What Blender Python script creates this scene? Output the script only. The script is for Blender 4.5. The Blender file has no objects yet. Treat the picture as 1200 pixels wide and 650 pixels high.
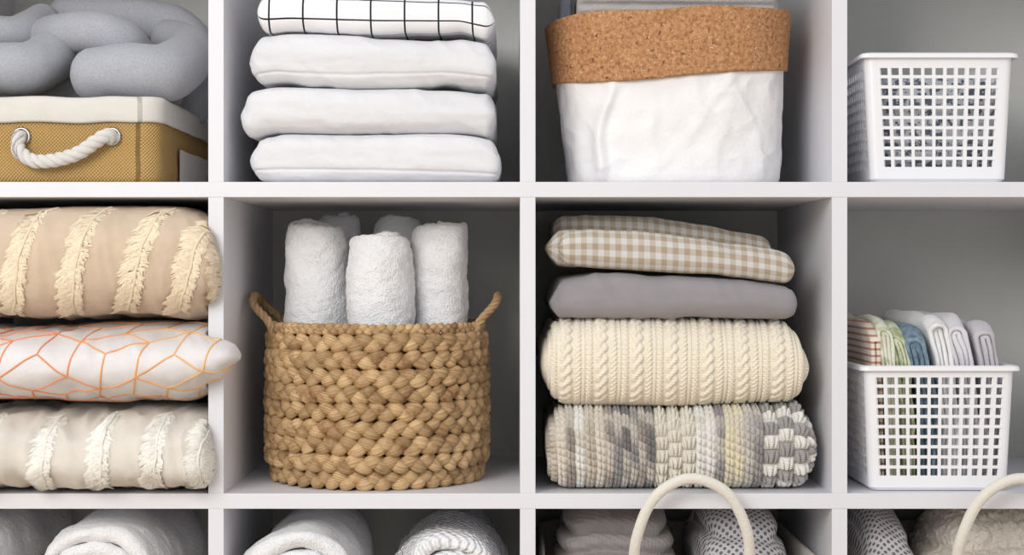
import bpy, bmesh, math, random
import numpy as np
from mathutils import Vector
random.seed(4); rng=np.random.RandomState(7)
sc=bpy.context.scene
D=1.8
def K(y): return (D+y)/D
def X(px,y=0.0): return (px-600)/1000*K(y)
def Z(py,y=0.0): return 1+(325-py)/1000*K(y)
def PT(px,py,y): return (X(px,y),y,Z(py,y))
# ---------------------------------------------------------------- noise
_perm=rng.permutation(256); _perm=np.concatenate([_perm,_perm,_perm])
_g=rng.normal(size=(256,3)); _g/=np.linalg.norm(_g,axis=1)[:,None]
def perlin(x,y,z):
    x,y,z=np.broadcast_arrays(np.asarray(x,float),np.asarray(y,float),np.asarray(z,float))
    xi=np.floor(x).astype(int);yi=np.floor(y).astype(int);zi=np.floor(z).astype(int)
    xf=x-xi;yf=y-yi;zf=z-zi
    xi&=255;yi&=255;zi&=255
    u=xf*xf*(3-2*xf);v=yf*yf*(3-2*yf);w=zf*zf*(3-2*zf)
    def gr(a,b,c):
        h=_perm[_perm[_perm[(xi+a)&255]+((yi+b)&255)]+((zi+c)&255)]
        g=_g[h]
        return g[...,0]*(xf-a)+g[...,1]*(yf-b)+g[...,2]*(zf-c)
    def L(a,b,t): return a+(b-a)*t
    return 1.6*L(L(L(gr(0,0,0),gr(1,0,0),u),L(gr(0,1,0),gr(1,1,0),u),v),
             L(L(gr(0,0,1),gr(1,0,1),u),L(gr(0,1,1),gr(1,1,1),u),v),w)
def fbm(x,y,z,o=3):
    r=0;a=1
    for i in range(o):
        r=r+a*perlin(x*2**i+13.7*i,y*2**i+5.1*i,z*2**i);a*=.5
    return r
# ---------------------------------------------------------------- materials
def lin(c):
    return tuple(((v/255)/12.92 if v/255<=.04045 else ((v/255+.055)/1.055)**2.4) for v in c)
class M:
    def __init__(s,name,rough=.85,spec=.25,sheen=0,metal=0):
        s.m=bpy.data.materials.new(name); s.m.use_nodes=True
        s.nt=s.m.node_tree; s.n=s.nt.nodes; s.b=s.n['Principled BSDF']
        s.b.inputs['Roughness'].default_value=rough
        s.b.inputs['Specular IOR Level'].default_value=spec
        s.b.inputs['Metallic'].default_value=metal
        if sheen: s.b.inputs['Sheen Weight'].default_value=sheen
        s.tc=s.n.new('ShaderNodeTexCoord'); s.h=None; s.c=None
    def L(s,a,b): s.nt.links.new(a,b)
    def math(s,op,a,b=None):
        n=s.n.new('ShaderNodeMath'); n.operation=op
        for i,v in enumerate((a,b)):
            if v is None: continue
            if isinstance(v,(int,float)): n.inputs[i].default_value=v
            else: s.L(v,n.inputs[i])
        return n.outputs[0]
    def noise(s,scale,detail=3,rough=.6,vec=None,stretch=None):
        n=s.n.new('ShaderNodeTexNoise'); n.inputs['Scale'].default_value=scale
        n.inputs['Detail'].default_value=detail; n.inputs['Roughness'].default_value=rough
        v=vec or s.tc.outputs['Object']
        if stretch:
            mp=s.n.new('ShaderNodeMapping'); mp.inputs['Scale'].default_value=stretch
            s.L(v,mp.inputs[0]); v=mp.outputs[0]
        s.L(v,n.inputs['Vector']); return n.outputs[0]
    def uv(s):
        x=s.n.new('ShaderNodeSeparateXYZ'); s.L(s.tc.outputs['UV'],x.inputs[0]); return x.outputs[0],x.outputs[1]
    def mix(s,f,a,b,mode='MIX'):
        n=s.n.new('ShaderNodeMix'); n.data_type='RGBA'; n.blend_type=mode
        if isinstance(f,(int,float)): n.inputs[0].default_value=f
        else: s.L(f,n.inputs[0])
        for i,v in ((6,a),(7,b)):
            if isinstance(v,tuple): n.inputs[i].default_value=(*v[:3],1)
            else: s.L(v,n.inputs[i])
        return n.outputs[2]
    def ramp(s,f,lo,hi):
        n=s.n.new('ShaderNodeMapRange'); n.inputs[1].default_value=lo;n.inputs[2].default_value=hi
        s.L(f,n.inputs[0]); return n.outputs[0]
    def color(s,c): s.c=c; return s
    def vcol(s,f=1.0):
        a=s.n.new('ShaderNodeAttribute'); a.attribute_name='Col'
        s.c=s.mix(f,s.c if s.c is not None else (1,1,1),a.outputs[0],'MULTIPLY'); return s
    def bump(s,h,dist,strength=1.0):
        b=s.n.new('ShaderNodeBump'); b.inputs['Distance'].default_value=dist
        b.inputs['Strength'].default_value=strength
        s.L(h,b.inputs['Height'])
        if s.h is not None: s.L(s.h,b.inputs['Normal'])
        s.h=b.outputs[0]; return s
    def done(s):
        if isinstance(s.c,tuple): s.b.inputs['Base Color'].default_value=(*s.c[:3],1)
        elif s.c is not None: s.L(s.c,s.b.inputs['Base Color'])
        if s.h is not None: s.L(s.h,s.b.inputs['Normal'])
        return s.m
def var(m,rgb,v=.06,scale=40,d=3):
    c=lin(rgb); f=m.ramp(m.noise(scale,d),.3,.7)
    return m.mix(f,tuple(min(1,x*(1-v)) for x in c),tuple(min(1,x*(1+v)) for x in c))
def weave_h(m,p):
    u,v=m.uv(); k=2*math.pi/p
    return m.math('MULTIPLY',m.math('SINE',m.math('MULTIPLY',u,k)),m.math('SINE',m.math('MULTIPLY',v,k)))
def cotton(name,rgb,v=.03,wv=.0012,rough=.85,bumpd=.0002,nb=.0012,vc=False):
    m=M(name,rough,sheen=.15); m.color(var(m,rgb,v))
    if vc: m.vcol()
    m.bump(weave_h(m,wv),bumpd); m.bump(m.noise(90,4),nb,.5); return m.done()
def terry(name,rgb,v=.05,sc_=420,d=.0022,vc=False):
    m=M(name,.95,.1,sheen=.3); m.color(var(m,rgb,v,300))
    if vc:m.vcol()
    m.bump(m.noise(sc_,3,.7),d,.8); m.bump(m.noise(110,3),.002,.5); return m.done()
def plain(name,rgb,rough=.5,v=.02,spec=.4,metal=0,nb=0):
    m=M(name,rough,spec,metal=metal); m.color(var(m,rgb,v,12))
    if nb: m.bump(m.noise(250,2),nb,.4)
    return m.done()
def lines(m,co,period,lo,off=0):  # 1 where fract(co/period+off) < lo
    return m.math('LESS_THAN',m.math('FRACT',m.math('ADD',m.math('DIVIDE',co,period),100+off)),lo)
# ---------------------------------------------------------------- mesh builder
class MB:
    def __init__(s): s.V=[];s.F=[];s.MI=[];s.C=[];s.U=[];s.mats=[];s.n=0
    def mat(s,m):
        if m not in s.mats: s.mats.append(m)
        return s.mats.index(m)
    def add(s,V,F,m,col=None,uv=None):
        V=np.asarray(V,float).reshape(-1,3); k=len(V)
        s.V.append(V); F=np.asarray(F)+s.n
        s.F.append(F); s.MI.append(np.full(len(F),s.mat(m)))
        c=np.ones((k,3)) if col is None else np.broadcast_to(np.asarray(col,float).reshape(-1,3),(k,3))
        s.C.append(c); s.U.append(np.zeros((k,2)) if uv is None else np.asarray(uv,float).reshape(-1,2)); s.n+=k
    def grid(s,P,m,cu=False,cv=False,col=None,uv=None,mask=None,flip=False):
        nu,nv=P.shape[:2]
        iu=np.arange(nu if cu else nu-1); iv=np.arange(nv if cv else nv-1)
        A,B=np.meshgrid(iu,iv,indexing='ij')
        if mask is not None: A=A[mask];B=B[mask]
        A=A.ravel();B=B.ravel();A2=(A+1)%nu;B2=(B+1)%nv
        F=np.stack([A*nv+B,A2*nv+B,A2*nv+B2,A*nv+B2],1)
        if flip:F=F[:,::-1]
        if col is not None: col=np.asarray(col); col=col.reshape(-1,3)
        s.add(P.reshape(-1,3),F,m,col,uv)
    def build(s,name,smooth=True,mods=None):
        V=np.concatenate(s.V);F=np.concatenate(s.F) if s.F else None
        mn=V.min(0);mx=V.max(0);o=np.array([(mn[0]+mx[0])/2,(mn[1]+mx[1])/2,mn[2]])
        me=bpy.data.meshes.new(name); me.from_pydata((V-o).tolist(),[],F.tolist())
        MI=np.concatenate(s.MI).astype(np.int32); me.polygons.foreach_set('material_index',MI)
        for m in s.mats: me.materials.append(m)
        C=np.concatenate(s.C); a=me.color_attributes.new('Col','FLOAT_COLOR','POINT')
        a.data.foreach_set('color',np.concatenate([C,np.ones((len(C),1))],1).astype(np.float32).ravel())
        U=np.concatenate(s.U); uvl=me.uv_layers.new(name='UVMap')
        li=np.empty(len(me.loops),np.int32); me.loops.foreach_get('vertex_index',li)
        uvl.data.foreach_set('uv',U[li].astype(np.float32).ravel())
        if smooth: me.polygons.foreach_set('use_smooth',np.ones(len(me.polygons),bool))
        me.update()
        ob=bpy.data.objects.new(name,me); sc.collection.objects.link(ob); ob.location=o
        return ob
def normals(P,cv=True):
    du=np.gradient(P,axis=0)
    if cv: dv=(np.roll(P,-1,1)-np.roll(P,1,1))/2
    else: dv=np.gradient(P,axis=1)
    N=np.cross(dv,du); l=np.linalg.norm(N,axis=2,keepdims=True); l[l<1e-12]=1
    return N/l
def contour(c,xs,yr):
    if isinstance(c,(int,float)): return np.full(len(xs),float(c))
    a=np.array(c,float); xx=X(a[:,0],yr); zz=Z(a[:,1],yr)
    fine=np.interp(np.linspace(xs[0],xs[-1],400),xx,zz)
    ker=np.hanning(31);ker/=ker.sum(); fp=np.pad(fine,15,mode='edge'); fine=np.convolve(fp,ker,'valid')
    return np.interp(xs,np.linspace(xs[0],xs[-1],400),fine)
def soft(mb,m,px0,px1,y0,y1,top,bot,yr=.03,n=3.2,pe=10,pey=None,peR=None,rc=None,re=.02,reR=None,nu=150,nv=220,hf=None,colf=None,
         wr=.0018,wf=(9,9,35),seed=0,grooves=(),dense=False,clampx=None,xf=None,bigw=0.0):
    x0=X(px0,yr);x1=X(px1,yr); t=np.linspace(-1,1,nu)
    u=np.sin(t*math.pi/2) if not dense else .6*t+.4*np.sin(t*math.pi/2)
    u=u/np.abs(u).max(); xs=(x0+x1)/2+u*(x1-x0)/2
    zt=contour(top,xs,yr); zb=contour(bot,xs,yr); zc=(zt+zb)/2; H=(zt-zb)/2
    hd=(y1-y0)/2; yc=(y0+y1)/2; Hm=H.mean()
    if rc is None:
        p=np.where(u>0,peR or pe,pe)
        f=np.sqrt(np.clip(1-np.abs(u)**p,0,1))+1e-4
        fy=np.sqrt(np.clip(1-np.abs(u)**(pey or np.maximum(p*1.6,6)),0,1))+1e-4
        ph=np.linspace(-math.pi,math.pi,4001)
        cy=-hd*np.sign(np.cos(ph))*np.abs(np.cos(ph))**(2/n); cz=Hm*np.sign(np.sin(ph))*np.abs(np.sin(ph))**(2/n)
    else:
        rr=np.where(u>0,reR or re,re); dx=np.where(u>0,x1-xs,xs-x0)
        f=np.sqrt(np.clip(1-np.clip((rr-dx)/rr,0,1)**2.4,0,1))+1e-4
        fy=1-rr*.8*(1-f)/hd
        r_=min(rc*Hm,hd*.95); q=np.linspace(0,math.pi/2,60)
        yb,zb_=hd-r_,Hm-r_
        a=[(hd,0)]+[(yb+r_*math.cos(w),-zb_-r_*math.sin(w)) for w in q]+[(-yb-r_*math.sin(w),-zb_-r_*math.cos(w)) for w in q]
        b=[(y,-z) for y,z in a[::-1]]
        a=np.array(a+b); cy=a[:,0];cz=a[:,1]
    s=np.concatenate([[0],np.cumsum(np.hypot(np.diff(cy),np.diff(cz)))]); s-=s[-1]/2
    w=np.linspace(-1,1,nv+1)[:-1]
    w=np.sign(w)*(.45*np.abs(w)+.55*np.abs(w)**2.5)  # denser in front
    ss=w*s[-1]; cy=np.interp(ss,s,cy)/hd; cz=np.interp(ss,s,cz)/Hm
    P=np.zeros((nu,nv,3))
    P[...,0]=xs[:,None]; P[...,1]=yc+hd*fy[:,None]*cy[None]; P[...,2]=zc[:,None]+(H*f)[:,None]*cz[None]
    N=normals(P)
    if N[nu//2,nv//2,1]>0: N=-N
    SS=np.broadcast_to(ss[None],(nu,nv)); XX=P[...,0]
    h=np.zeros((nu,nv))
    if wr:
        q=fbm(XX*wf[0]+seed*3.3,P[...,1]*wf[1]+seed,P[...,2]*wf[2]+seed*7,3)
        r=1-np.abs(fbm(XX*wf[0]*1.7+seed+50,P[...,1]*wf[1]*1.3,P[...,2]*wf[2]*.8+XX*20,2))*2
        h+=wr*(q*1.1+np.clip(r,-.5,1)*.6-.5)
    if bigw: h+=bigw*perlin(XX*7+seed*9,P[...,1]*7,P[...,2]*7+seed)
    zn=(P[...,2]-zc[:,None])/np.maximum(H[:,None],1e-4)
    for (z_,dpt,wd,dr) in grooves:
        zz=z_+dr*perlin(XX*6+seed,z_*9+0*XX,seed+.5+0*XX)
        h-=dpt*np.exp(-((zn-zz)/wd)**2)*np.clip(f[:,None],0,1)*(np.abs(SS)<Hm*1.6+.02)
    if hf is not None: h=h+hf(XX,SS,P)
    h=h*np.clip(f[:,None]*1.3,0,1)
    bf=np.clip((zn+.97)/.25,.0,1)
    h=np.where(zn<-.7,np.minimum(h,h*bf),h)
    if hf is None: h=np.where(zn>.8,h-np.clip(h,0,1)*.7,h)
    P=P+N*h[...,None]
    if clampx:
        a,b=clampx; yy=P[...,1]; ext=np.clip(-(yy+.006),0,1)*4
        P[...,0]=np.clip(P[...,0],a+.003-ext,b-.003+ext)
    if xf: P=xf(P)
    col=colf(XX,SS,P) if colf else None
    UV=np.stack([XX,SS],-1)
    mb.grid(P,m,cv=True,col=col,uv=UV)
    N2=normals(P)
    if N2[nu//2,nv//2,1]>0:N2=-N2
    return dict(xs=xs,ss=ss,P=P,N=N2)
def samp(g,x,s):
    fx=np.interp(x,g['xs'],np.arange(len(g['xs']))); fs=np.interp(s,g['ss'],np.arange(len(g['ss'])))
    i=np.minimum(fx.astype(int),len(g['xs'])-2); j=np.minimum(fs.astype(int),len(g['ss'])-2)
    a=(fx-i)[:,None];b=(fs-j)[:,None]
    def q(A): return (A[i,j]*(1-a)+A[i+1,j]*a)*(1-b)+(A[i,j+1]*(1-a)+A[i+1,j+1]*a)*b
    return q(g['P']),q(g['N'])
def cat(pts,n=12,closed=False):
    p=[np.array(q,float) for q in pts]; out=[]
    L=len(p); rngi=range(L if closed else L-1)
    for i in rngi:
        if closed: a,b,c,d=p[i-1],p[i],p[(i+1)%L],p[(i+2)%L]
        else: a=p[max(i-1,0)];b=p[i];c=p[i+1];d=p[min(i+2,L-1)]
        for k in range(n):
            t=k/n; out.append(.5*((2*b)+(c-a)*t+(2*a-5*b+4*c-d)*t*t+(3*b-a-3*c+d)*t**3))
    if not closed: out.append(p[-1])
    return np.array(out)
def frames(P,up=None):
    T=np.gradient(P,axis=0); T/=np.linalg.norm(T,axis=1)[:,None]+1e-12
    n=np.array(up if up is not None else (0,0,1),float)
    if abs(n@T[0])>.9: n=np.array((1,0,0.))
    N=[]
    for t in T:
        n=n-t*(n@t); n/=np.linalg.norm(n)+1e-12; N.append(n.copy())
    N=np.array(N); return T,N,np.cross(T,N)
def tube(mb,m,P,r,a=1,b=1,ns=12,caps=True,col=None,up=None,hn=0,uvs=1):
    P=np.asarray(P,float); r=np.broadcast_to(np.asarray(r,float),(len(P),)).copy()
    if caps:
        T=(P[1]-P[0]);T/=np.linalg.norm(T)+1e-12;T2=(P[-1]-P[-2]);T2/=np.linalg.norm(T2)+1e-12
        pre=[];pr=[];po=[];pp=[]
        for q in (1,.97,.88,.7,.5,.25):
            pre.append(P[0]-T*r[0]*q*.95); pr.append(r[0]*math.sqrt(max(1-q*q,0))+1e-5)
        for q in (.25,.5,.7,.88,.97,1):
            po.append(P[-1]+T2*r[-1]*q*.95); pp.append(r[-1]*math.sqrt(max(1-q*q,0))+1e-5)
        if col is not None and np.ndim(col)==2: col=np.concatenate([[col[0]]*6,col,[col[-1]]*6])
        P=np.concatenate([pre,P,po]); r=np.concatenate([pr,r,pp])
    T,N,B=frames(P,up); th=np.linspace(0,2*math.pi,ns,endpoint=False)
    G=P[:,None]+r[:,None,None]*(a*np.cos(th)[None,:,None]*N[:,None]+b*np.sin(th)[None,:,None]*B[:,None])
    if hn:
        Nn=normals(G); 
        Nn*=np.sign(((G-P[:,None])*Nn).sum(-1,keepdims=True))
        G=G+Nn*hn*fbm(G[...,0]*25,G[...,1]*25,G[...,2]*25,2)[...,None]
    L=np.concatenate([[0],np.cumsum(np.linalg.norm(np.diff(P,axis=0),axis=1))])
    UV=np.stack(np.broadcast_arrays(L[:,None],(th*r.max())[None]),-1)*uvs
    c=None
    if col is not None:
        c=np.asarray(col); c=np.broadcast_to(c[:,None] if c.ndim==2 else c,(len(P),ns,3))
    mb.grid(G,m,cv=True,col=c,uv=UV)
def rope(mb,m,P,R,strands=3,pitch=.03,rs=None,ns=8,col=None):
    T,N,B=frames(P); L=np.concatenate([[0],np.cumsum(np.linalg.norm(np.diff(P,axis=0),axis=1))])
    rs=rs or R*.56
    for k in range(strands):
        a=L/pitch*2*math.pi+2*math.pi*k/strands
        Q=P+(R-rs)*(np.cos(a)[:,None]*N+np.sin(a)[:,None]*B)
        tube(mb,m,Q,rs,ns=ns,col=col)
def roll(mb,m,c,R,L,axis,t=.013,rin=.006,m_=36,seed=0,amp=.0012,low=.004,end=90,sq=1,mirror=1,tel=.004,dome=0,tilt=(0,0)):
    turns=(R-t/2-rin)/t; n=int(turns*60); th=np.linspace(0,turns*2*math.pi,n); r=rin+t*th/(2*math.pi)
    th0=math.radians(end)-mirror*th[-1]
    hl=L/2-t/2; w=np.linspace(-hl,hl,m_); q=np.linspace(0,math.pi,13)[1:-1]
    off=np.concatenate([np.full(m_,.5),.5*np.cos(q),np.full(m_,-.5),-.5*np.cos(q)])
    ww=np.concatenate([w,hl+t/2*np.sin(q),w[::-1],-hl-t/2*np.sin(q)])
    e=np.ones(n)
    k=12; e[:k]=np.sin(np.linspace(0.02,1,k)*math.pi/2); e[-k:]=np.sin(np.linspace(1,.03,k)*math.pi/2)
    r=r-.5*t*(1-e)*np.where(np.arange(n)>n//2,1,0)
    rr=r[:,None]+off[None]*t*.97*e[:,None]
    wn=np.clip(ww/hl,-1,1)
    wv=ww[None]+tel*perlin(th*.35+seed,seed+.3,0)[:,None]*(wn**3)[None]
    if dome:
        wv=wv-dome*(rr/R)**4*np.clip(wn[None],0,1)**6
        sh=np.clip((ww[None]-hl+.03)/.03,0,1)**2; rr=rr*(1-.08*sh)
    A=rr*np.cos(mirror*th+th0)[:,None]; B=rr*np.sin(mirror*th+th0)[:,None]*sq
    if axis=='z': P=np.stack([A+tilt[0]*(wv+L/2),B+tilt[1]*(wv+L/2),wv],-1)
    else: P=np.stack([A,wv,B],-1)
    s7=seed*5.3
    d=np.stack([perlin(P[...,0]*14+s7,P[...,1]*14,P[...,2]*14),perlin(P[...,0]*14,P[...,1]*14+s7+9,P[...,2]*14),perlin(P[...,0]*14+3,P[...,1]*14,P[...,2]*14+s7)],-1)*low
    Nn=normals(P); sg=np.sign((Nn[n//2,m_//2]*P[n//2,m_//2]*(np.array([1,1,0]) if axis=='z' else np.array([1,0,1]))).sum())
    hh=amp*fbm(P[...,0]*130+s7,P[...,1]*130,P[...,2]*130,3)+amp*1.6*perlin(P[...,0]*45+s7,P[...,1]*45,P[...,2]*45)
    P=P+d+Nn*sg*hh[...,None]
    mb.grid(P+np.array(c),m,cv=True,uv=np.stack(np.broadcast_arrays((r*th/2)[:,None],ww[None]),-1))
def prism_disc(mb,m,c,R,n=40,sy=1):
    th=np.linspace(0,2*math.pi,n,endpoint=False)
    ring=np.stack([c[0]+R*np.cos(th),c[1]+R*sy*np.sin(th),np.full(n,c[2])],-1)
    G=np.stack([np.repeat(np.array([c],float),n,0),ring],0); mb.grid(G,m,cv=True)
# ---------------------------------------------------------------- shelf + room
PITCH=.3655; VX=[-.7125,-.347,.0185,.384,.7495]; TH=.018
HZ=[.373-PITCH+.0005,.373,.738,1.103,1.103+PITCH]
DEP=.37
shelf_m=plain('painted_shelf_white',(224,224,229),.5,.012,.3,nb=.0002)
back_m=plain('shelf_back_panel_grey',(206,207,203),.7,.015,.2)
bm=bmesh.new()
def bbox(bm,x0,x1,y0,y1,z0,z1,mi=0,bev=.0009):
    r=bmesh.ops.create_cube(bm,size=1); vs=r['verts']
    for v in vs:
        v.co=Vector(((x0+x1)/2+v.co.x*(x1-x0),(y0+y1)/2+v.co.y*(y1-y0),(z0+z1)/2+v.co.z*(z1-z0)))
    es=list({e for v in vs for e in v.link_edges}); fs={f for v in vs for f in v.link_faces}
    for f in fs:f.material_index=mi
    if bev: bmesh.ops.bevel(bm,geom=es,offset=bev,segments=2,affect='EDGES',profile=.6)
for z in HZ: bbox(bm,VX[0]-.009,VX[-1]+.009,0,DEP,z-TH/2,z+TH/2)
for x in VX:
    for a,b in zip(HZ[:-1],HZ[1:]): bbox(bm,x-TH/2,x+TH/2,.0004,DEP,a+TH/2,b-TH/2,0,.0004)
bbox(bm,VX[0]-.009,VX[-1]+.009,DEP,DEP+.006,HZ[0]-TH/2,HZ[-1]+TH/2,1,0)
me=bpy.data.meshes.new('cube_shelving_unit'); bm.to_mesh(me); bm.free()
me.materials.append(shelf_m); me.materials.append(back_m)
ob=bpy.data.objects.new('cube_shelving_unit',me); sc.collection.objects.link(ob)
wall_m=plain('wall_paint_warm_white',(225,224,220),.8,.02,.2)
fl=M('floor_wood_light',.5,.4); u_=fl.noise(3,4,.6,stretch=(1,12,1)); fl.color(fl.mix(u_,lin((176,150,118)),lin((206,184,152)))); floor_m=fl.done()
def slab(name,x0,x1,y0,y1,z0,z1,m):
    b=bmesh.new(); bbox(b,x0,x1,y0,y1,z0,z1,0,0); me=bpy.data.meshes.new(name); b.to_mesh(me); b.free()
    me.materials.append(m); o=bpy.data.objects.new(name,me); sc.collection.objects.link(o)
slab('wall_back',-2.2,2.2,.377,.45,0,2.6,wall_m)
slab('floor',-2.2,2.2,-3.2,.45,-.05,-.0011,floor_m)
F1=HZ[3]+TH/2; F2=HZ[2]+TH/2; F3=HZ[1]+TH/2
C1=(VX[0]+.009,VX[1]-.009);C2=(VX[1]+.009,VX[2]-.009);C3=(VX[2]+.009,VX[3]-.009);C4=(VX[3]+.009,VX[4]-.009)
# ---------------------------------------------------------------- white sheets
sheet_m=cotton('white_cotton_sheet',(240,240,243),.012,nb=.0022)
t1=[(292,164),(330,156),(420,158),(520,157),(560,160),(587,166)]; t2=[(281,109),(320,101),(420,104),(520,102),(581,107)]; t3=[(291,42),(340,38),(440,41),(540,40),(581,52)]
up=lambda c:[(p,q-1.2) for p,q in c]
for i,(a,b,bt,tp,sd,gr,rcc) in enumerate([(292,587,F1+.0005,t1,1,[(-.5,.002,.06,.25)],.85),
        (281,581,up(t1),t2,2,[],.9),(291,581,up(t2),t3,3,[(-.6,.0018,.06,.25)],.8)]):
    mb=MB(); soft(mb,sheet_m,a,b,.010,.31,tp,bt,yr=.02,rc=rcc,re=.020,reR=.014,nu=220,nv=320,wr=.0032,wf=(5,5,30),seed=sd,grooves=gr,bigw=.005)
    mb.build('folded_white_sheet')
gm=M('white_black_grid_cotton',.85,sheen=.1); u,v=gm.uv()
f=gm.math('MAXIMUM',lines(gm,u,.040,.055,.2),lines(gm,v,.027,.075,.40))
gm.color(gm.mix(f,lin((236,236,240)),lin((22,24,34)))); gm.bump(gm.noise(90,4),.001,.5); grid_m=gm.done()
mb=MB(); soft(mb,grid_m,301,580,.012,.30,[(301,-12),(440,-8),(580,-2)],up(t3),yr=.02,rc=.8,re=.016,nu=200,nv=300,wr=.002,wf=(8,5,22),seed=6,bigw=.005)
mb.build('folded_grid_pattern_sheet')
# ---------------------------------------------------------------- bag with cork cuff
nt=360
th=np.linspace(-math.pi,math.pi,nt,endpoint=False)-math.pi/2
_c=np.cos(th);_s=np.sin(th); _n=2.9; ex=np.sign(_c)*np.abs(_c)**(2/_n); ey=np.sign(_s)*np.abs(_s)**(2/_n)
mb=MB()
paper=M('washable_white_paper',.6,.35); paper.color(var(paper,(237,236,236),.015)); paper.bump(paper.noise(28,5,.65),.005,.5); paper.bump(paper.noise(220,3),.0006,.4); paper_m=paper.done()
ck=M('cork_sheet',.8,.3); vz=ck.noise(230,5,.75); c1=ck.mix(ck.ramp(vz,.35,.65),lin((146,96,60)),lin((204,156,112)))
c2=ck.mix(ck.ramp(ck.noise(150,4,.7),.60,.67),c1,lin((98,64,42))); c3=ck.mix(ck.ramp(ck.noise(170,3,.7,stretch=(1,1,1.6)),.62,.68),c2,lin((222,180,140))); ck.color(c3); ck.bump(vz,.0008,.7); cork_m=ck.done()
zb=F1+.0008
def bagP(T,off=0):
    r=(T-zb)/.2
    xl=.071-.022*np.clip(r,0,1.1)**1.2; xr=.333+.007*np.clip(r,0,1.1)
    cx=(xl+xr)/2; a=(xr-xl)/2; bb=.118-.012*(1-r)+0*T
    edge=np.clip((T-zb)/.012,0,1); rd=.93+.07*np.sqrt(1-(1-edge)**2)
    return np.stack([cx+(a+off)*rd*ex[None],.142+(bb+off)*rd*ey[None],T],-1)
w=np.linspace(0,1,130)[:,None]
T=zb+(.175)*w+0*ex[None]
P=bagP(T); N=normals(P)
sgn=np.sign(((P-np.array([.2,.142,1.2]))*N)[55].sum(-1).mean()); N*=sgn
q=P
h=.005*fbm(q[...,0]*12,q[...,1]*12,q[...,2]*8+4,3)
for k,(s1,ph,am,wd) in enumerate([(.10,.112,.010,.004),(-.1,.17,.0015,.006),(.15,.25,.0025,.008),(-.35,.29,.003,.006),(.8,.21,.002,.006),(-1.2,.27,.0022,.005)]):
    dd=(q[...,0]-ph-s1*(q[...,2]-1.17)+.004*np.sin(q[...,2]*60+k))
    h+=am*np.where(dd>0,np.exp(-(dd/wd)**2),np.exp(-(dd/(wd*2.5))**2))*(q[...,1]<.14)*np.exp(-((q[...,2]-1.15-.01*k)/.08)**2)
h+=.0016*(1-2*np.abs(fbm(q[...,0]*22+3,q[...,1]*22,q[...,2]*22,2)))
h*=np.clip((T-zb)/.02,0,1)*np.clip((zb+.176-T)/.05,.15,1)
P=P+N*h[...,None]; mb.grid(P,paper_m,cv=True)
B0=P[:1]; mb.grid(np.concatenate([B0*0+np.array([.2,.142,zb+.001]),B0]),paper_m,cv=True)
zlo=1.252+.009*ex[None]+.013*np.minimum(ey,0)[None]+.0015*np.sin(ex*4)[None]; zhi=1.3195+.006*ex[None]+.0015*np.sin(ex*7)[None]
w=np.linspace(0,1,24)[:,None]; To=zlo+(zhi-zlo)*w
Po=bagP(To,.006); Pi=bagP(To[::-1],.0025); P=np.concatenate([bagP(To[:1],.002),Po,Pi])
d=.003*fbm(P[...,0]*12,P[...,1]*12,P[...,2]*9,2); cent=P-np.array([.2,.142,0]); cent[...,2]=0; cent/=np.linalg.norm(cent,axis=2,keepdims=True)
P=P+cent*d[...,None]; mb.grid(P,cork_m,cv=True)
mb.build('paper_storage_bag_with_cork_cuff')
gt=terry('grey_terry',(184,178,176)); gt2=terry('slate_terry',(104,108,118))
mb=MB(); soft(mb,gt,676,910,.05,.22,Z(-45,.05),Z(70,.05),yr=.06,rc=.4,seed=11,wr=.002,grooves=[(.35,.006,.05,.05),(-.1,.006,.05,.05),(.12,.006,.05,.05)]); mb.build('folded_grey_towel')
mb=MB(); soft(mb,gt2,656,673,.07,.2,Z(-30,.05),Z(60,.05),yr=.06,n=2.6,pe=3,seed=12,nu=50); mb.build('folded_slate_towel')
# ---------------------------------------------------------------- gingham / grey / cable knit / crochet
wool=M('crochet_wool',.95,.1,sheen=.3); wool.color(wool.mix(wool.ramp(wool.noise(400,3),.3,.7),(.85,.85,.85),(1,1,1))); wool.vcol(); wool.bump(wool.noise(800,3,.7),.0008,.7); wool_m=wool.done()
RW=.0118
pal={'c':(232,224,210),'w':(240,238,233),'b':(168,158,150),'g':(156,153,154),'d':(132,128,128),'t':(204,193,176),'y':(236,228,200),'l':(200,195,190)}
def crochet_rows():
    out=[];x=X(640,.02)
    s='tcbwtcbgdgbd'+'GGG'+'wwgyylg'+'HHHH'+'bg'
    for ch in s:
        wd={'G':.0165,'H':.0190}.get(ch,RW if ch not in 'bgd' else .0098); out.append((x,wd,ch)); x+=wd
    return out
CR=crochet_rows(); cx0=np.array([c[0] for c in CR]); cw=np.array([c[1] for c in CR]); ch_=[c[2] for c in CR]
big=np.array([c in 'GH' for c in ch_])
colA=np.array([lin(pal.get(c,(234,228,214) if c=='G' else (172,168,166))) for c in ch_])
def warp(XX,SS): return XX+.0012*perlin(XX*40,SS*40,.5)+.0030*perlin(XX*12,SS*12,4.5)
def cidx(XX,SS):
    x=warp(XX,SS); i=np.clip(np.searchsorted(cx0,x)-1,0,len(cx0)-1); return x,i,np.clip((x-cx0[i])/cw[i],0,1)
def croc(XX,SS,P):
    x,i,fx=cidx(XX,SS); a=np.abs(np.sin(math.pi*fx))
    sl=SS/.0096+i*.5+.55*(fx-.5); fr=sl-np.floor(sl); b=np.sin(math.pi*fr)
    notch=1-.45*np.exp(-((fx-.5)/.10)**2)
    h1=.0070*a**.55*b**.55*notch+.0010*np.sin(2*math.pi*(SS+XX)/.0024)*a
    sg=SS/.0175+(i%2)*.5; fg=sg-np.floor(sg); bb=np.sin(math.pi*fg)
    spl=np.abs(np.sin(math.pi*3*((fx-.5)*(1.5-fg)+.5)))**.6
    h2=.0120*a**.45*bb**.5*(.45+.55*spl)+.0008*np.sin(2*math.pi*SS/.0022)*a
    return np.where(big[i],h2-.005,h1)-.0035
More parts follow.
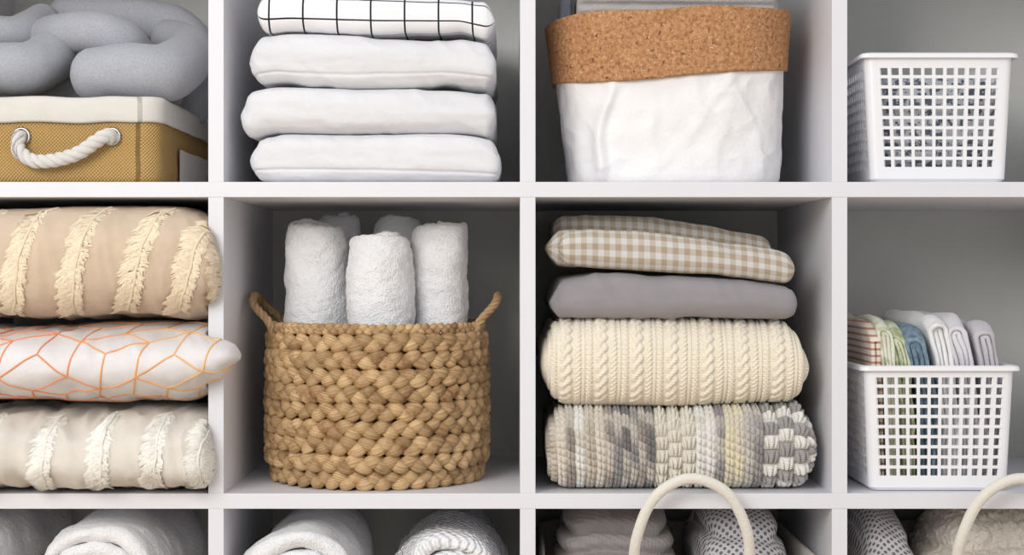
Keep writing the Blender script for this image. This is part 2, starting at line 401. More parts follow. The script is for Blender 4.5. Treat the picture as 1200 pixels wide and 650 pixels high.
def crocc(XX,SS,P):
    x,i,fx=cidx(XX,SS); c=colA[i].copy()
    st=SS/.0096+i*.5+.55*(fx-.5)
    mm=np.clip(perlin(i*.91+3,np.floor(st)*.37,2.2)*1.8+.15,0,.8)*(~big[i])
    c=c*(1-mm[...,None])+np.array(lin((222,214,202)))*mm[...,None]
    H=np.array([k=='H' for k in ch_])[i]; sg=np.floor(SS/.0175+(i%2)*.5); g=H&(np.mod(sg+i,2)<.5)
    c=np.where(g[...,None],np.array(lin((238,236,230))),c)
    return c
mb=MB(); soft(mb,wool_m,640,958,.010,.31,[(638,486),(670,480),(800,477.5),(940,476),(959,482)],F2+.0005,yr=.02,rc=.85,re=.030,nu=760,nv=900,dense=True,wr=0,hf=croc,colf=crocc,bigw=.006,seed=3)
mb.build('folded_crochet_blanket')
def cable(XX,SS,P):
    XX=XX+.0015*perlin(XX*15,SS*15,1.5)
    per=.042; k=np.floor(XX/per); x=XX-(k+.5)*per
    def strands(x,amp,w,L,ns,ph):
        h=np.zeros_like(x)
        for j in range(ns):
            a=2*math.pi*(SS/L+j/ns)+ph
            xc=amp*np.sin(a); lift=.5+.5*np.cos(a if ns==2 else 2*a)
            d=(x-xc)/w; h=np.maximum(h,np.sqrt(np.clip(1-d*d,0,1))*(.55+.45*lift))
        return h
    h=strands(x,.0036,.0040,.024,2,0)*.0048
    x2=np.abs(x)-.0142; h=np.maximum(h,strands(x2,.0016,.0024,.011,2,1)*.0030)
    x3=np.abs(np.abs(x)-.0205); h=np.maximum(h,np.sqrt(np.clip(1-(x3/.0015)**2,0,1))*.0016)
    st=np.abs(np.sin(math.pi*(SS/.0030)))*.00055
    return h+st-.002
cm=M('cream_knit_wool',.95,.1,sheen=.3); cm.color(var(cm,(236,227,209),.03,60)); cm.bump(cm.noise(600,3,.7),.0009,.8); cream_m=cm.done()
mb=MB(); soft(mb,cream_m,634,949,.006,.31,[(631,388),(650,376),(700,372),(850,372),(920,374),(949,390)],[(631,464),(665,477),(800,478),(949,472)],yr=.02,rc=.95,re=.026,nu=760,nv=700,dense=True,wr=0,hf=cable,bigw=.004,seed=5)
mb.build('folded_cable_knit_blanket')
lil=cotton('lilac_grey_cotton',(160,155,159),.03,nb=.001)
mb=MB(); soft(mb,lil,644,933,.006,.30,[(644,336),(655,324),(700,318),(880,328),(933,338)],[(644,376),(700,374),(850,373),(933,374)],yr=.02,rc=.9,re=.016,nu=200,nv=260,wr=.0028,wf=(6,6,20),seed=8,bigw=.003)
mb.build('folded_grey_blanket')
gg=M('beige_gingham_cotton',.9,sheen=.1); u,v=gg.uv(); p=.0135
fa=lines(gg,u,p,.5); fb=lines(gg,v,p,.5,.1); ff=gg.math('MULTIPLY',gg.math('ADD',fa,fb),.5)
gg.color(gg.mix(ff,lin((236,233,228)),lin((194,175,150)))); gg.bump(weave_h(gg,.0012),.0003); gg.bump(gg.noise(80,3),.001,.5); ging_m=gg.done()
mb=MB(); g=soft(mb,ging_m,655,932,.004,.17,[(655,272),(690,268),(760,270),(840,278),(905,288),(932,298)],[(655,310),(700,314),(850,323),(932,333)],yr=.01,rc=.75,re=.014,nu=200,nv=260,wr=.002,wf=(6,8,18),seed=4,bigw=.004)
soft(mb,ging_m,648,905,.10,.31,[(648,254),(690,250),(760,252),(850,266),(905,278)],[(648,285),(905,312)],yr=.11,rc=.7,re=.015,nu=150,wr=.003,seed=14)
soft(mb,ging_m,640,690,.02,.15,[(640,280),(655,268),(690,268)],[(640,300),(655,312),(690,315)],yr=.03,rc=1,re=.02,nu=80,wr=.002,seed=24)
mb.build('folded_gingham_blanket')
# ---------------------------------------------------------------- hyacinth basket + towels
hy=M('water_hyacinth_fibre',.5,.45); u,v=hy.uv()
cmb=hy.n.new('ShaderNodeCombineXYZ'); hy.L(hy.math('MULTIPLY',u,30),cmb.inputs[0]); hy.L(hy.math('MULTIPLY',v,700),cmb.inputs[1])
fi=hy.noise(1,3,.6,vec=cmb.outputs[0])
c=hy.mix(hy.ramp(fi,.3,.7),lin((160,120,78)),lin((228,198,152))); c=hy.mix(hy.ramp(hy.noise(36,3),.50,.74),c,lin((134,90,52))); hy.color(c); hy.vcol(); hy.bump(fi,.0010,.9); hy_m=hy.done()
mb=MB(); bcx,bcy=X(442.5,.15),.152; RA=.1335
rows=9; z0=F2+.0120; dz=(.934-z0)/(rows-.4)
def rad(z): 
    t=(z-F2)/.19; return RA-.013*np.clip(1-t*5,0,1)**2+.002*np.sin(t*3.1)-.002*t
for r_ in range(rows+1):
    top=r_==rows
    zz=z0+r_*dz-(.004 if top else 0); R0=rad(zz); per=13 if not top else 26; A=.0050 if not top else .003; Bm=.0046 if not top else .0025
    n=per*32; th=np.linspace(0,2*math.pi,n+1); dirn=1 if r_%2 else -1
    zw=.0012*perlin(th*2.2,r_*.9,3.3)
    for j in range(3):
        jit=perlin(th*6+r_*3+j,r_+.5,j*3.1); jp=perlin(th*3+r_*5,r_*1.3,8.8)*.5
        a=per*th*dirn+j*2*math.pi/3+r_*1.7+jp*np.sin(th/2)
        rr=R0-.001+Bm*np.sin(2*a)+.001*jit
        z_=zz+zw+A*np.sin(a)+.0009*perlin(th*9,r_*2.2,j+7.7)
        Pp=np.stack([bcx+rr*np.cos(th),bcy+rr*np.sin(th),z_],-1)
        seg=np.floor((a/math.pi)+.5); hs=(np.sin(seg*91.7+r_*17+j*41)*43758.5)%1
        tone=.62+.44*hs; cc=np.stack([tone,tone*(.95+.05*hs),tone*(.86+.14*hs)],-1)
        rs=(.0056 if not top else .0034)*(1+.34*np.cos(2*(a-math.pi/4))+.12*jit)
        tube(mb,hy_m,Pp,rs,a=1.12,b=.76,ns=12,caps=False,col=cc,up=(0,0,1))
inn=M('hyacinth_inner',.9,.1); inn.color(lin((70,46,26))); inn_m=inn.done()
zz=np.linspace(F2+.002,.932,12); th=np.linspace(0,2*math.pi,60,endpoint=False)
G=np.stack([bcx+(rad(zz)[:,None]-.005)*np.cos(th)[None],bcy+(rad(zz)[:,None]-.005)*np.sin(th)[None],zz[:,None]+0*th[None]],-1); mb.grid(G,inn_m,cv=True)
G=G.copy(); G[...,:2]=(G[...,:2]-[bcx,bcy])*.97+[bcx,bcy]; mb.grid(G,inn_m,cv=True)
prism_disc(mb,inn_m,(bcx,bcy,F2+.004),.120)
for sgn_ in (-1,1):
    xo=.022 if sgn_<0 else .019
    pts=[(bcx+sgn_*RA*.93,bcy-.05,.915),(bcx+sgn_*(RA*.95+.002),bcy-.05,.942),(bcx+sgn_*(RA+xo*.8),bcy-.036,.966),(bcx+sgn_*(RA+xo),bcy-.0,.977),(bcx+sgn_*(RA+xo*.8),bcy+.036,.966),(bcx+sgn_*(RA*.95+.002),bcy+.05,.942),(bcx+sgn_*RA*.93,bcy+.05,.915)]
    rope(mb,hy_m,cat(pts,14),.0056,3,.026,col=(.8,.79,.77))
mb.build('woven_hyacinth_basket')
tw=M('white_terry',.95,.1,sheen=.4); tw.color(var(tw,(245,245,247),.015,200)); tw.bump(tw.noise(420,2,.7),.003,.9); tw.bump(tw.noise(170,3),.003,.5); tw=tw.done()
spec=[(369,.142,266,.0475,0,75,(-.02,0)),(443,.088,275,.0490,1,118,(0,0)),(518,.142,264,.0460,2,-28,(.012,0)),(396,.224,256,.038,3,200,(0,0)),(466,.226,258,.040,4,20,(0,0))]
for px,y,py,R,sd,t0,tl in spec:
    zt_=Z(py,y-R*.3)+.004; zb_=F2+.008; mb=MB()
    roll(mb,tw,(X(px,y)-tl[0]*.2,y,(zt_+zb_)/2),R,zt_-zb_,'z',t=.0135,rin=.007,m_=130,seed=sd+1,amp=.0012,low=.006,end=t0,tel=.006,dome=.014,tilt=tl)
    mb.build('rolled_white_towel')
# ---------------------------------------------------------------- cushions column 1
def fringe(mb,m,g,lines_,n=900,ln=(.010,.02),lift=.0010,grav=.002,w=.0006):
    for (xa,xb,s0,s1) in lines_:
        tt=rng.rand(n); s=s0+(s1-s0)*tt; x=xa+(xb-xa)*tt+.0025*perlin(tt*9+xa*50,xa*9,.3)
        side_=np.where(rng.rand(n)<.72,-1,1); cl=np.asarray(perlin(tt*30+xa*31,xa*13,.7)); c2=np.asarray(perlin(tt*16+xa,3.3+side_,xa*7))
        dirx=side_*(.9+.1*rng.rand(n)); ds=(rng.rand(n)-.5)*.16-.42+c2*.55; L=(ln[0]+(ln[1]-ln[0])*rng.rand(n))*(1+.18*c2)*np.where(side_<0,1,.45)
        wav=cl*4+rng.rand(n)*.6; Q=[]
        for q in (0,.2,.4,.6,.8,1.0):
            xx=x+dirx*L*q+.0011*(np.sin(q*9+wav)-np.sin(wav)); sv=s+ds*L*q+.0012*(np.cos(q*8+wav)-np.cos(wav))
            p,N=samp(g,xx,sv); li=.0008+lift*math.sin(q*2.8)*(.5+1.2*rng.rand(n))
            p=p+N*li[:,None]; p[:,2]-=grav*q*q
            Q.append(p)
        Q=np.stack(Q,1); k=Q.shape[1]; d=np.gradient(Q,axis=1); _,N0=samp(g,x,s); side=np.cross(d,N0[:,None]); side/=np.linalg.norm(side,axis=2,keepdims=True)+1e-9
        ww=w*np.array([1,1,1,1,.9,.5]); A=Q+side*ww[None,:,None]; B=Q-side*ww[None,:,None]
        VV=np.stack([A,B],2).reshape(n*2*k,3); base=np.arange(n)*2*k
        f=np.concatenate([np.stack([base+2*i,base+2*i+1,base+2*i+3,base+2*i+2],1) for i in range(k-1)])
        tone=(.78+.27*rng.rand(n)); cc=np.repeat(tone,2*k)[:,None]*np.array([1,.985,.96])
        mb.add(VV,f,m,cc)
        tq=np.linspace(0,1,60); p,N=samp(g,xa+(xb-xa)*tq+.0025*perlin(tq*9+xa*50,xa*9,.3),s0+(s1-s0)*tq); tube(mb,m,p+N*.0010,.0019,ns=6,col=(.84,.83,.80))
def strand_mat(name,rgb):
    m=M(name,.9,.1,sheen=.2); m.color(lin(rgb)); m.vcol(); return m.done()
peach=cotton('peach_beige_cotton',(221,198,173),.04,nb=.0014); fr1=strand_mat('cream_fringe_yarn',(247,231,204))
mb=MB()
g=soft(mb,peach,-112,268,-.05,.27,[(-112,258),(-60,242),(100,237),(200,238),(240,250),(268,284)],[(-112,380),(100,378),(200,381),(240,379),(268,362)],yr=-.03,n=2.9,pe=9,peR=18,pey=24,nu=240,nv=240,wr=.004,wf=(14,8,10),seed=31,clampx=C1,bigw=.007)
ls=[]
for a,b in ((-75,-105),(-10,-50),(54,11),(120,80),(196,144),(252,206),(272,262)):
    ls.append((X(b,-.03),X(a,-.03),-.075,.095))
fringe(mb,fr1,g,ls,n=2000,ln=(.014,.023))
mb.build('fringed_beige_cushion')
wc=cotton('white_cushion_cotton',(240,236,236),.02,nb=.0016)
mb=MB()
g=soft(mb,wc,-118,290,-.055,.26,[(-118,410),(-60,384),(100,380),(225,380),(262,389),(290,405)],[(-118,440),(-60,474),(100,479),(205,479),(250,460),(290,421)],yr=-.04,n=2.2,pe=16,pey=16,nu=220,nv=240,wr=.005,wf=(9,8,14),seed=41,clampx=C1,bigw=.004)
em=M('orange_embroidery',.7,.2); em.vcol(); em.bump(em.noise(900,2),.0004,.6); em_m=em.done()
def vc(x):
    t=np.clip((x-X(60,-.04))/.2,0,1)[:,None]; return (1-t)*np.array(lin((230,152,112)))+t*np.array(lin((236,192,128)))
a_=.045; segs=set()
def key(p): return (round(p[0],4),round(p[1],4))
for i in range(-4,14):
    for j in range(-4,5):
        cx=X(-100,0)+a_*math.sqrt(3)*(i+.5*(j%2)); cs=a_*1.5*j+.012
        vs=[(cx+a_*math.cos(math.pi/6+k*math.pi/3),cs+a_*math.sin(math.pi/6+k*math.pi/3)) for k in range(6)]
        for k in range(6): segs.add(tuple(sorted((key(vs[k]),key(vs[(k+1)%6])))))
        for k in ((0,2,4) if (i+j)%2 else (1,3,5)): segs.add(tuple(sorted((key((cx,cs)),key(vs[k])))))
for (p,q) in sorted(segs):
    t=np.linspace(0,1,9); x=p[0]+(q[0]-p[0])*t; s=p[1]+(q[1]-p[1])*t
    x=x+ .25*s
    if x.max()>X(284,-.04) or x.min()<X(-110,-.04) or np.abs(s).max()>.13: continue
    Pp,N=samp(g,x,s); tube(mb,em_m,Pp+N*.0002,.00112,ns=6,col=vc(x))
mb.build('geometric_pattern_cushion')
ivory=cotton('ivory_cotton',(238,231,220),.03,nb=.0014); fr2=strand_mat('ivory_fringe_yarn',(252,250,244))
mb=MB()
g=soft(mb,ivory,-112,258,-.052,.27,[(-112,500),(-50,484),(100,482.5),(200,482),(235,488),(258,504)],F2+.0006,yr=-.03,n=2.9,pe=8,peR=16,pey=24,nu=240,nv=240,wr=.006,wf=(16,8,10),seed=51,clampx=C1,bigw=.006)
ls=[(X(b,-.03),X(a,-.03),-.06,.08) for a,b in ((-60,-80),(-5,-30),(64,50),(128,120),(192,182),(244,234),(264,254))]
fringe(mb,fr2,g,ls,n=1800,ln=(.012,.020))
mb.build('fringed_ivory_cushion')
# ---------------------------------------------------------------- burlap basket + knot cushion
bu=M('ochre_burlap',.9,.15); wv=weave_h(bu,.0042); nz=bu.noise(60,3)
c=bu.mix(bu.ramp(wv,-.6,.7),lin((172,134,76)),lin((222,188,130))); c=bu.mix(bu.math('MULTIPLY',bu.ramp(nz,.4,.7),.5),c,lin((206,166,102))); bu.color(c); bu.bump(wv,.0012,.9); bu_m=bu.done()
liner=cotton('ecru_liner_cotton',(222,218,211),.03,wv=.002)
rope_m=cotton('white_cotton_rope',(238,235,230),.03,wv=.0018,bumpd=.0004)
metal=plain('nickel_eyelet',(170,168,165),.3,.02,.5,metal=1)
mb=MB(); bx0,bx1,by0,by1=-.696,X(188,.02),.018,.335
def rrect(x0,x1,y0,y1,r,nc=8,ne=40):
    pts=[];
    cs=[(x1-r,y0+r,-90),(x1-r,y1-r,0),(x0+r,y1-r,90),(x0+r,y0+r,180)]
    for i,(cx,cy,a0) in enumerate(cs):
        for k in range(nc+1):
            a=math.radians(a0+90*k/nc); pts.append((cx+r*math.cos(a),cy+r*math.sin(a)))
        nx=cs[(i+1)%4]; a=math.radians(a0+90); e=(nx[0]+r*math.cos(a),nx[1]+r*math.sin(a)); p0=pts[-1]
        for k in range(1,ne): pts.append((p0[0]+(e[0]-p0[0])*k/ne,p0[1]+(e[1]-p0[1])*k/ne))
    return np.array(pts)
R=rrect(bx0,bx1,by0,by1,.022); cxy=np.array([(bx0+bx1)/2,(by0+by1)/2])
arc=np.concatenate([[0],np.cumsum(np.linalg.norm(np.diff(R,axis=0),axis=1))])
def bagring(R,z,sc_,add=0):
    d=R-cxy; l=np.linalg.norm(d,axis=1)[:,None]; q=cxy+d*sc_+d/l*add
    return np.concatenate([q,np.full((len(R),1),z)],1)
hz=Z(113,.02)
rows_=[(F1+.001,.955,0),(F1+.002,.975,0),(F1+.008,.985,0)]+[(F1+.008+k*.0065,.985+.004*math.sin(k),0) for k in range(1,10)]+[(hz-.028,.99,0)]
G=np.stack([bagring(R,*r) for r in rows_]); G[...,1]+=.0015*perlin(G[...,0]*20,G[...,2]*30,1.1)
UV=np.stack(np.broadcast_arrays(arc[None],np.array([r[0] for r in rows_])[:,None]),-1); mb.grid(G,bu_m,cv=True,uv=UV)
mb.grid(np.concatenate([G[:1]*0+np.array([cxy[0],cxy[1],F1+.001]),G[:1]]),bu_m,cv=True)
cuff=[(hz-.030,.99,.001),(hz-.031,.99,.004),(hz-.028,.99,.0055),(hz-.018,.99,.005),(hz-.008,.99,.0055),(hz-.002,.99,.004),(hz,.99,.0),(hz-.002,.99,-.003),(hz-.03,.98,-.003),(F1+.01,.96,-.003)]
G=np.stack([bagring(R,*r) for r in cuff]); G[...,2]+=.0018*perlin(G[...,0]*25,G[...,1]*25,2.1); G[...,1]+=.001*perlin(G[...,0]*40,G[...,2]*40,4)
UV=np.stack(np.broadcast_arrays(arc[None],np.array([r[0] for r in cuff])[:,None]),-1); mb.grid(G,liner,cv=True,uv=UV)
yy_=np.linspace(.12,.30,14)[:,None]; zz_=np.linspace(F1+.006,F1+.048,8)[None]
G=np.stack(np.broadcast_arrays(bx1+.0005+.001*np.sin(yy_*60),yy_,zz_+(.02*(yy_-.12))*0),-1).copy(); mb.grid(G,liner)
yh=by0+.002
path=cat([PT(26,158,yh+.004),PT(22,162,yh-.006),PT(22,176,yh-.013),PT(38,188,yh-.015),PT(62,188,yh-.015),PT(90,180,yh-.015),PT(112,166,yh-.013),PT(126,158,yh-.010),PT(131,162,yh-.002),PT(131,164,yh+.004)],14)
rope(mb,rope_m,path,.0088,3,.033,ns=10)
for px,py in ((25,160),(131,160)):
    th=np.linspace(0,2*math.pi,25); c0=np.array(PT(px,py,yh-.002)); tube(mb,metal,np.stack([c0[0]+.0095*np.cos(th),c0[1]+0*th,c0[2]+.0095*np.sin(th)],-1),.002,ns=8,caps=False)
mb.build('burlap_storage_basket')
jer=M('heather_grey_jersey',.9,.15,sheen=.2); n1=jer.noise(700,3,.8); jer.color(jer.mix(jer.ramp(n1,.3,.7),lin((150,152,159)),lin((186,188,195)))); jer.bump(n1,.0004,.4); jer.bump(jer.noise(45,3),.002,.35); jer_m=jer.done()
mb=MB()
tA=cat([PT(114,88,.075),PT(150,84,.065),PT(188,86,.07),PT(212,76,.11),PT(222,58,.17),PT(200,46,.22)],14); rA=np.interp(np.linspace(0,1,len(tA)),[0,.3,.6,1],[.034,.036,.034,.026]); tube(mb,jer_m,tA,rA,ns=40,hn=.0015)
tB=cat([PT(-95,60,.12),PT(-50,80,.075),PT(0,80,.07),PT(34,80,.08),PT(62,66,.125),PT(76,54,.18)],14); tube(mb,jer_m,tB,.032,ns=40,hn=.0015)
tT=cat([PT(40,52,.19),PT(74,40,.135),PT(112,38,.11),PT(146,50,.115),PT(166,78,.165)],14); tube(mb,jer_m,tT,.0265,ns=36,hn=.0015)
tD=cat([PT(-60,30,.2),PT(-14,38,.15),PT(20,40,.15),PT(50,26,.2)],14); tube(mb,jer_m,tD,.024,ns=36,hn=.0015)
tC=cat([PT(80,20,.26),PT(140,20,.25),PT(205,32,.25),PT(236,70,.25),PT(232,112,.245),PT(205,140,.235)],14); tube(mb,jer_m,tC,.028,ns=36,hn=.0015)
tE=cat([PT(60,100,.15),PT(120,110,.18),PT(190,110,.17)],10); tube(mb,jer_m,tE,.028,ns=30)
mb.build('knotted_grey_cushion')
# ---------------------------------------------------------------- plastic baskets
pl=plain('white_plastic',(238,238,241),.35,.01,.5)
def pbasket(z0,pxl,pxr,pxbl,pxbr,pyt):
    mb=MB(); y0,y1=.012,.30; ztop=Z(pyt,y0); hgt=ztop-z0-.0008; z0=z0+.0008
    xl,xr,xbl,xbr=X(pxl,y0),X(pxr,y0),X(pxbl,y0+.004),X(pxbr,y0+.004)
    def ring(t): return xbl+(xl-xbl)*t,xbr+(xr-xbr)*t,y0+.006*(1-t),y1-.006*(1-t)
    hole=.0083; gap=.0037; cell=hole+gap; r=.010
    def axisbreaks(L):
        n=int((L+gap-.002)//cell); m=(L-n*cell+gap)/2; br=[0,m]; s=[True]
        pos=m
        for k in range(n):
            s.append(False); pos+=hole; br.append(pos)
            if k<n-1: s.append(True); pos+=gap; br.append(pos)
        s.append(True); br.append(L); return np.array(br)/L,s
    W=(xbr-xbl)-2*r; Dp=(y1-y0)-2*r
    bw,sw=axisbreaks(W); bd,sd=axisbreaks(Dp)
    cols=[];cs=[]
    for side,(br,s) in enumerate(((bw,sw),(bd,sd),(bw,sw),(bd,sd))):
        for i,b in enumerate(br): cols.append(('e',side,b)); cs.append(s[i] if i<len(s) else True)
        for k in range(1,6): cols.append(('c',side,k/6)); cs.append(True)
    def ringpts(t,off=0):
        a,b,c,d=ring(t); a-=off;b+=off;c-=off;d+=off; out=[]
        for kind,side,q in cols:
            if kind=='e':
                p0,p1=[((a+r,c),(b-r,c)),((b,c+r),(b,d-r)),((b-r,d),(a+r,d)),((a,d-r),(a,c+r))][side]
                out.append((p0[0]+(p1[0]-p0[0])*q,p0[1]+(p1[1]-p0[1])*q))
            else:
                cc=[(b-r,c+r,-90),(b-r,d-r,0),(a+r,d-r,90),(a+r,c+r,180)][side]; an=math.radians(cc[2]+90*q)
                out.append((cc[0]+r*math.cos(an),cc[1]+r*math.sin(an)))
        return np.array(out)
    nz=int((hgt-.030+gap)//cell); zr=[0,.004,.018]; zs=[True,True]
    pos=.018+max((hgt-.016-.018-(nz*cell-gap)),0)/2; zr[-1]=pos
    for k in range(nz):
        zs.append(False); pos+=hole; zr.append(pos)
        if k<nz-1: zs.append(True); pos+=gap; zr.append(pos)
    zs.append(True); zr.append(hgt)
    zr=np.array(zr)
    def lay(off): return np.stack([np.concatenate([ringpts(q/hgt,off-(.004 if i==0 else 0)),np.full((len(cols),1),z0+q)],1) for i,q in enumerate(zr)])
    Go=lay(0); Gi=lay(-.0022)
    mask=np.array([[zs[i] or cs[j] for j in range(len(cols))] for i in range(len(zr)-1)])
    mb.grid(Go,pl,cv=True,mask=mask); mb.grid(Gi,pl,cv=True,mask=mask,flip=True)
    V=[];F=[]
    nc=len(cols)
    for i in range(len(zr)-1):
        for j in range(nc):
            if not mask[i,j]:
                j2=(j+1)%nc
                lp=[(i,j),(i,j2),(i+1,j2),(i+1,j)]
                for a,b in zip(lp,lp[1:]+lp[:1]):
                    k=len(V); V+= [Go[a],Go[b],Gi[b],Gi[a]]; F.append([k,k+1,k+2,k+3])
    mb.add(np.array(V),np.array(F),pl)
    prof=[(-.0022,-.006),(-.0024,0),(-.001,.0018),(.003,.002),(.0055,.0005),(.006,-.004),(.005,-.0045),(.0042,-.001),(.0,-.0012)]
    G=np.stack([np.concatenate([ringpts(1,o),np.full((nc,1),z0+hgt+z)],1) for o,z in prof]); mb.grid(G,pl,cv=True)
    b0=Go[:1].copy(); cen=b0.mean(1,keepdims=True); mb.grid(np.concatenate([b0*0+cen,b0]),pl,cv=True)
    mb.build('white_plastic_basket',smooth=False)
pbasket(F1,1014,1188,1022,1180,64)
pbasket(F2,1014,1190,1020,1182,430)
# contents : folded garments as nested inverted-U layers, fold at the top
def ufold(name,m,x,wd,y0,y1,z0,z1,lean=0,seed=0,layers=2):
    mb=MB(); t=wd/2/layers
    for k in range(layers):
        a=wd/2-t*(k+.5); ztop=z1-t*(k+.5)-a*.9
        up=np.linspace(z0,ztop,40); q=np.linspace(0,math.pi,24)
        path=np.array([(-a,z) for z in up]+[(-a*math.cos(w),ztop+a*.9*math.sin(w)) for w in q[1:-1]]+[(a,z) for z in up[::-1]])
        tg=np.gradient(path,axis=0); tg/=np.linalg.norm(tg,axis=1)[:,None]; nr=np.stack([-tg[:,1],tg[:,0]],1)
        hl=(y1-y0)/2-t/2; ws=np.linspace(-hl,hl,40); c=np.linspace(0,math.pi,9)[1:-1]
        off=np.concatenate([np.full(40,.5),.5*np.cos(c),np.full(40,-.5),-.5*np.cos(c)]); ww=np.concatenate([ws,hl+t/2*np.sin(c),ws[::-1],-hl-t/2*np.sin(c)])
        tk=t*(.90+.14*perlin(path[:,1]*35,seed*1.7,k+.3))[:,None]
        A=path[:,None,0]+nr[:,None,0]*off[None]*tk; B=path[:,None,1]+nr[:,None,1]*off[None]*tk
        y=ww[None]+.007*perlin(path[:,1]*25+seed,k+.5,path[:,0]*60+seed*3.3)[:,None]+.0*A
        fz=np.clip((B-z0)/(z1-z0),0,1)
        puff=.80+.26*np.clip((fz-.6)*2.5,0,1)
        P=np.stack([x+A*puff+lean*fz**3+.0030*fz*perlin(y*14+seed,B*22,seed+.5)+.0014*perlin(y*50,B*60,A*60+seed),(y0+y1)/2+y,B+.008*fz*perlin(A*30+seed,y*12,seed+.1)-.014*fz*np.clip(-(y+hl-.04)/.04,0,1)**2],-1)
        mb.grid(P,m,cv=True,uv=np.stack(np.broadcast_arrays(y,B),-1))
    mb.build(name)
def striped(name,a,b,p,fr):
    m=M(name,.9,sheen=.1); x=m.n.new('ShaderNodeSeparateXYZ'); m.L(m.tc.outputs['Object'],x.inputs[0])
    m.color(m.mix(lines(m,x.outputs[2],p,fr),lin(a),lin(b))); m.bump(m.noise(120,3),.001,.5); return m.done()
st1=striped('terracotta_stripe',(230,220,208),(190,138,116),.008,.35)
def mott(name,a,b,sc_,lo,hi):
    m=M(name,.9,sheen=.1); m.color(m.mix(m.ramp(m.noise(sc_,3),lo,hi),lin(a),lin(b))); m.bump(m.noise(150,3),.001,.6); return m.done()
gr1=mott('sage_cream_print',(224,224,206),(188,194,164),50,.5,.60); gr2=mott('green_leaf_print',(208,212,182),(162,174,134),60,.46,.56)
dnm=mott('denim_blue',(88,112,130),(134,156,170),140,.35,.65)
wh2=terry('offwhite_knit',(238,238,238),.03,500,.001); lg=terry('light_lilac_grey',(220,218,223),.03,500,.001); lg2=terry('warm_grey_knit',(198,194,200),.03,500,.001)
zb_=F2+.006; xb=X(1018,.04)+.004
fw=[('folded_striped_shirt',st1,.014,-.006,377,1),('folded_sage_shirt',gr1,.019,-.010,372,2),('folded_green_print_shirt',gr2,.021,-.014,375,2),('folded_denim_shirt',dnm,.027,-.018,380,2),('folded_white_sweater',wh2,.026,-.020,367,2),('folded_lilac_sweater',lg,.025,-.018,368,2),('folded_grey_sweater',lg2,.025,-.012,373,2)]
xx=xb
for i,(nm,m,wd,le,py,ly) in enumerate(fw):
    ufold(nm,m,xx+wd/2,wd*.95,.028+.003*(i%3),.26,zb_,Z(py,.06),lean=le,seed=60+i,layers=ly); xx+=wd*.985
nav=mott('navy_white_print',(216,219,224),(110,116,130),110,.5,.54)
mb=MB(); soft(mb,nav,1034,1170,.04,.27,Z(84,.04),F1+.006,yr=.04,rc=.5,re=.02,seed=71,grooves=[(.2,.006,.06,.1),(-.4,.006,.06,.1)]); mb.build('folded_navy_print_cloth')
# ---------------------------------------------------------------- bottom row
def stackrolls(cx,R,n,m,y0,y1,sd,t=.016,name='rolled_bath_towel',mirror=1,end=-60,sq=1):
    for k in range(n):
        mb=MB(); roll(mb,m,(cx,(y0+y1)/2,F3+.001+R*(2*k+1)),R-.003,y1-y0,'y',t=t,rin=.008,m_=100,seed=sd+k,amp=.0013,low=.009,end=end,mirror=mirror,tel=.006); mb.build(name)
wf=M('waffle_white',.95,.1,sheen=.2); wf.color(var(wf,(242,242,244),.02)); wf.bump(weave_h(wf,.009),.0025,.8); wf.bump(wf.noise(500,2),.0006,.6); waf=wf.done()
stackrolls(X(113,0),.0845,2,tw,-.006,.30,80,t=.021,end=200)
stackrolls(-.640,.0562,3,tw,.0,.30,84,t=.018)
stackrolls(-.2465,.0845,2,tw,-.008,.28,88,t=.022,end=-70)
stackrolls(-.0775,.0835,2,waf,-.006,.28,92,t=.020,mirror=-1,end=150)
felt=terry('ecru_felt',(228,223,213),.03,300,.0015)
def feltbasket(x0,x1,hx,hw,nm='cotton_rope_basket'):
    mb=MB(); y1=.33; R=rrect(x0,x1,.006,y1,.03,ne=20)
    c=np.array([(x0+x1)/2,(.006+y1)/2]); zt_=.664
    G=[]
    n=26; d=R-c; l=np.linalg.norm(d,axis=1)[:,None]
    for i in range(n+1):
        for q in (0,.5):
            z=F3+.001+(zt_-F3)*(i+q)/(n+1); o=.0015 if q==0 else -.0015
            G.append(np.concatenate([R+d/l*(o-.002),np.full((len(R),1),z)],1))
    for o in (-.004,-.008): G.append(np.concatenate([R+d/l*o,np.full((len(R),1),zt_+.002 if o==-.004 else zt_-.003)],1))
    G.append(np.concatenate([R-d/l*.010,np.full((len(R),1),F3+.006)],1))
    G=np.stack(G); mb.grid(G,felt,cv=True)
    mb.grid(np.concatenate([G[:1]*0+np.array([c[0],c[1],F3+.001]),G[:1]]),felt,cv=True)
    y_=-.004
    pts=[(hx-hw,y_,.60),(hx-hw,y_-.004,.66),(hx-hw*.96,y_-.018,.70),(hx-hw*.72,y_-.026,.742),(hx-hw*.3,y_-.028,.765),(hx+hw*.15,y_-.028,.767),(hx+hw*.62,y_-.026,.748),(hx+hw*.93,y_-.018,.705),(hx+hw,y_-.004,.66),(hx+hw,y_,.60)]
    tube(mb,felt,cat(pts,10),.0064,ns=14,a=1,b=1)
    mb.build(nm)
feltbasket(C3[0]+.006,C3[1]-.006,X(813,-.03),.0675)
feltbasket(C4[0]+.006,C4[1]-.006,X(1200,-.03),.072)
kn=M('grey_chunky_knit',.95,.1,sheen=.2); kn.color(var(kn,(156,150,148),.05,90)); kn.bump(kn.noise(500,3),.0008,.7); knm=kn.done()
def rib(XX,SS,P):
    q=(XX*.45+SS); return .0024*np.abs(np.sin(math.pi*q/.0068))*(.6+.4*np.abs(np.sin(math.pi*XX/.0046)))
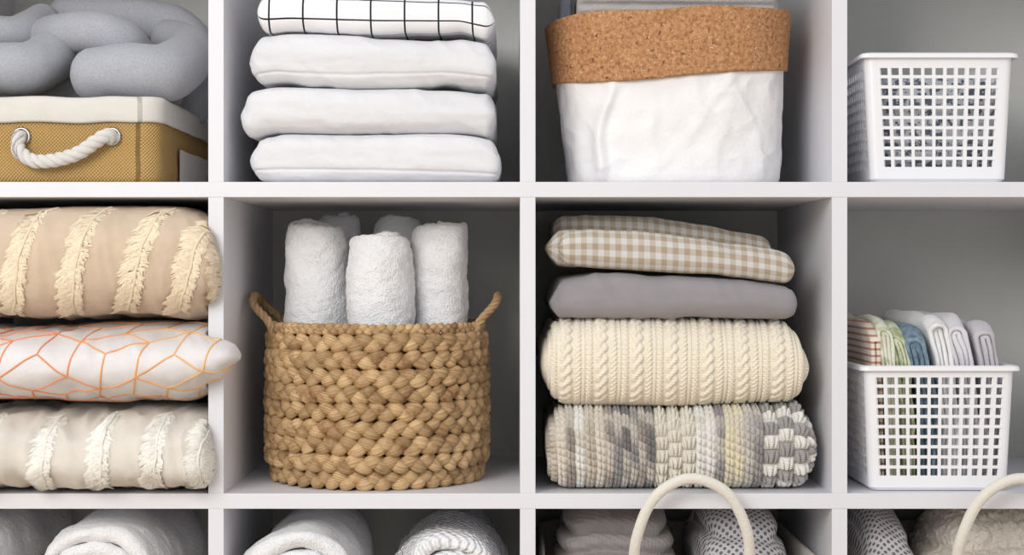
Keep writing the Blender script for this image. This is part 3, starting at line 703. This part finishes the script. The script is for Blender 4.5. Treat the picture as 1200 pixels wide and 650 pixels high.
mb=MB(); soft(mb,knm,648,805,.034,.27,[(648,610),(700,599),(805,604)],F3+.012,yr=.03,n=3.0,pe=8,nu=260,nv=420,wr=.002,hf=rib,seed=81,grooves=[(.85,.012,.03,.03),(.7,.01,.03,.03)],bigw=.008); mb.build('folded_grey_knit_throw')
dm=M('grey_dotted_cotton',.9); u,v=dm.uv()
def dots(m,u,v,p):
    a=m.math('SUBTRACT',m.math('FRACT',m.math('ADD',m.math('DIVIDE',u,p),50)),.5); b=m.math('SUBTRACT',m.math('FRACT',m.math('ADD',m.math('DIVIDE',v,p),50)),.5)
    return m.math('LESS_THAN',m.math('ADD',m.math('MULTIPLY',a,a),m.math('MULTIPLY',b,b)),.1)
dm.color(dm.mix(dots(dm,dm.math('ADD',u,v),dm.math('SUBTRACT',u,v),.0095),lin((208,206,208)),lin((116,112,118)))); dm.bump(dm.noise(80,3),.0012,.5); dotm=dm.done()
mb=MB(); soft(mb,dotm,816,938,.034,.27,[(816,606),(870,598),(938,606)],F3+.012,yr=.03,n=2.9,pe=6,seed=82,wr=.003,bigw=.006,grooves=[(.8,.008,.05,.06)]); mb.build('folded_dotted_cushion_cover')
mb=MB(); soft(mb,dotm,1008,1092,.03,.27,[(1008,610),(1040,599),(1092,614)],F3+.012,yr=.03,n=2.6,pe=5,seed=83,wr=.003,bigw=.006); mb.build('folded_dotted_cushion_cover')
fl1=terry('cream_fleece',(228,219,207),.06,160,.005)
def fleece(XX,SS,P): return .006*np.abs(fbm(P[...,0]*75,P[...,1]*75,P[...,2]*75,3))
mb=MB(); soft(mb,fl1,1098,1300,.03,.27,[(1098,616),(1140,603),(1300,602)],F3+.012,yr=.03,n=2.6,pe=6,nu=300,nv=420,seed=84,wr=.003,hf=fleece,bigw=.008,grooves=[(.75,.012,.05,.05)]); mb.build('folded_fleece_blanket')
# ---------------------------------------------------------------- light + camera
w=bpy.data.worlds.new('World'); sc.world=w; w.use_nodes=True
w.node_tree.nodes['Background'].inputs[0].default_value=(.97,.98,1,1); w.node_tree.nodes['Background'].inputs[1].default_value=.80
def area(name,loc,tgt,size,e,col=(1,1,1)):
    l=bpy.data.lights.new(name,'AREA'); l.shape='RECTANGLE'; l.size=size[0]; l.size_y=size[1]; l.energy=e; l.color=col
    o=bpy.data.objects.new(name,l); sc.collection.objects.link(o); o.location=loc
    o.rotation_euler=(Vector(tgt)-Vector(loc)).to_track_quat('-Z','Y').to_euler()
area('softbox_lamp',(-1.1,-2.2,1.9),(0,0,.95),(1.2,1.0),38,(1,.975,.94))
cam=bpy.data.cameras.new('camera'); co=bpy.data.objects.new('camera',cam); sc.collection.objects.link(co)
cam.sensor_width=36; cam.lens=36*D/1.2; co.location=(0,-D,1.0); co.rotation_euler=(math.pi/2,0,0); cam.clip_start=.05
sc.camera=co
sc.view_settings.view_transform='Standard'
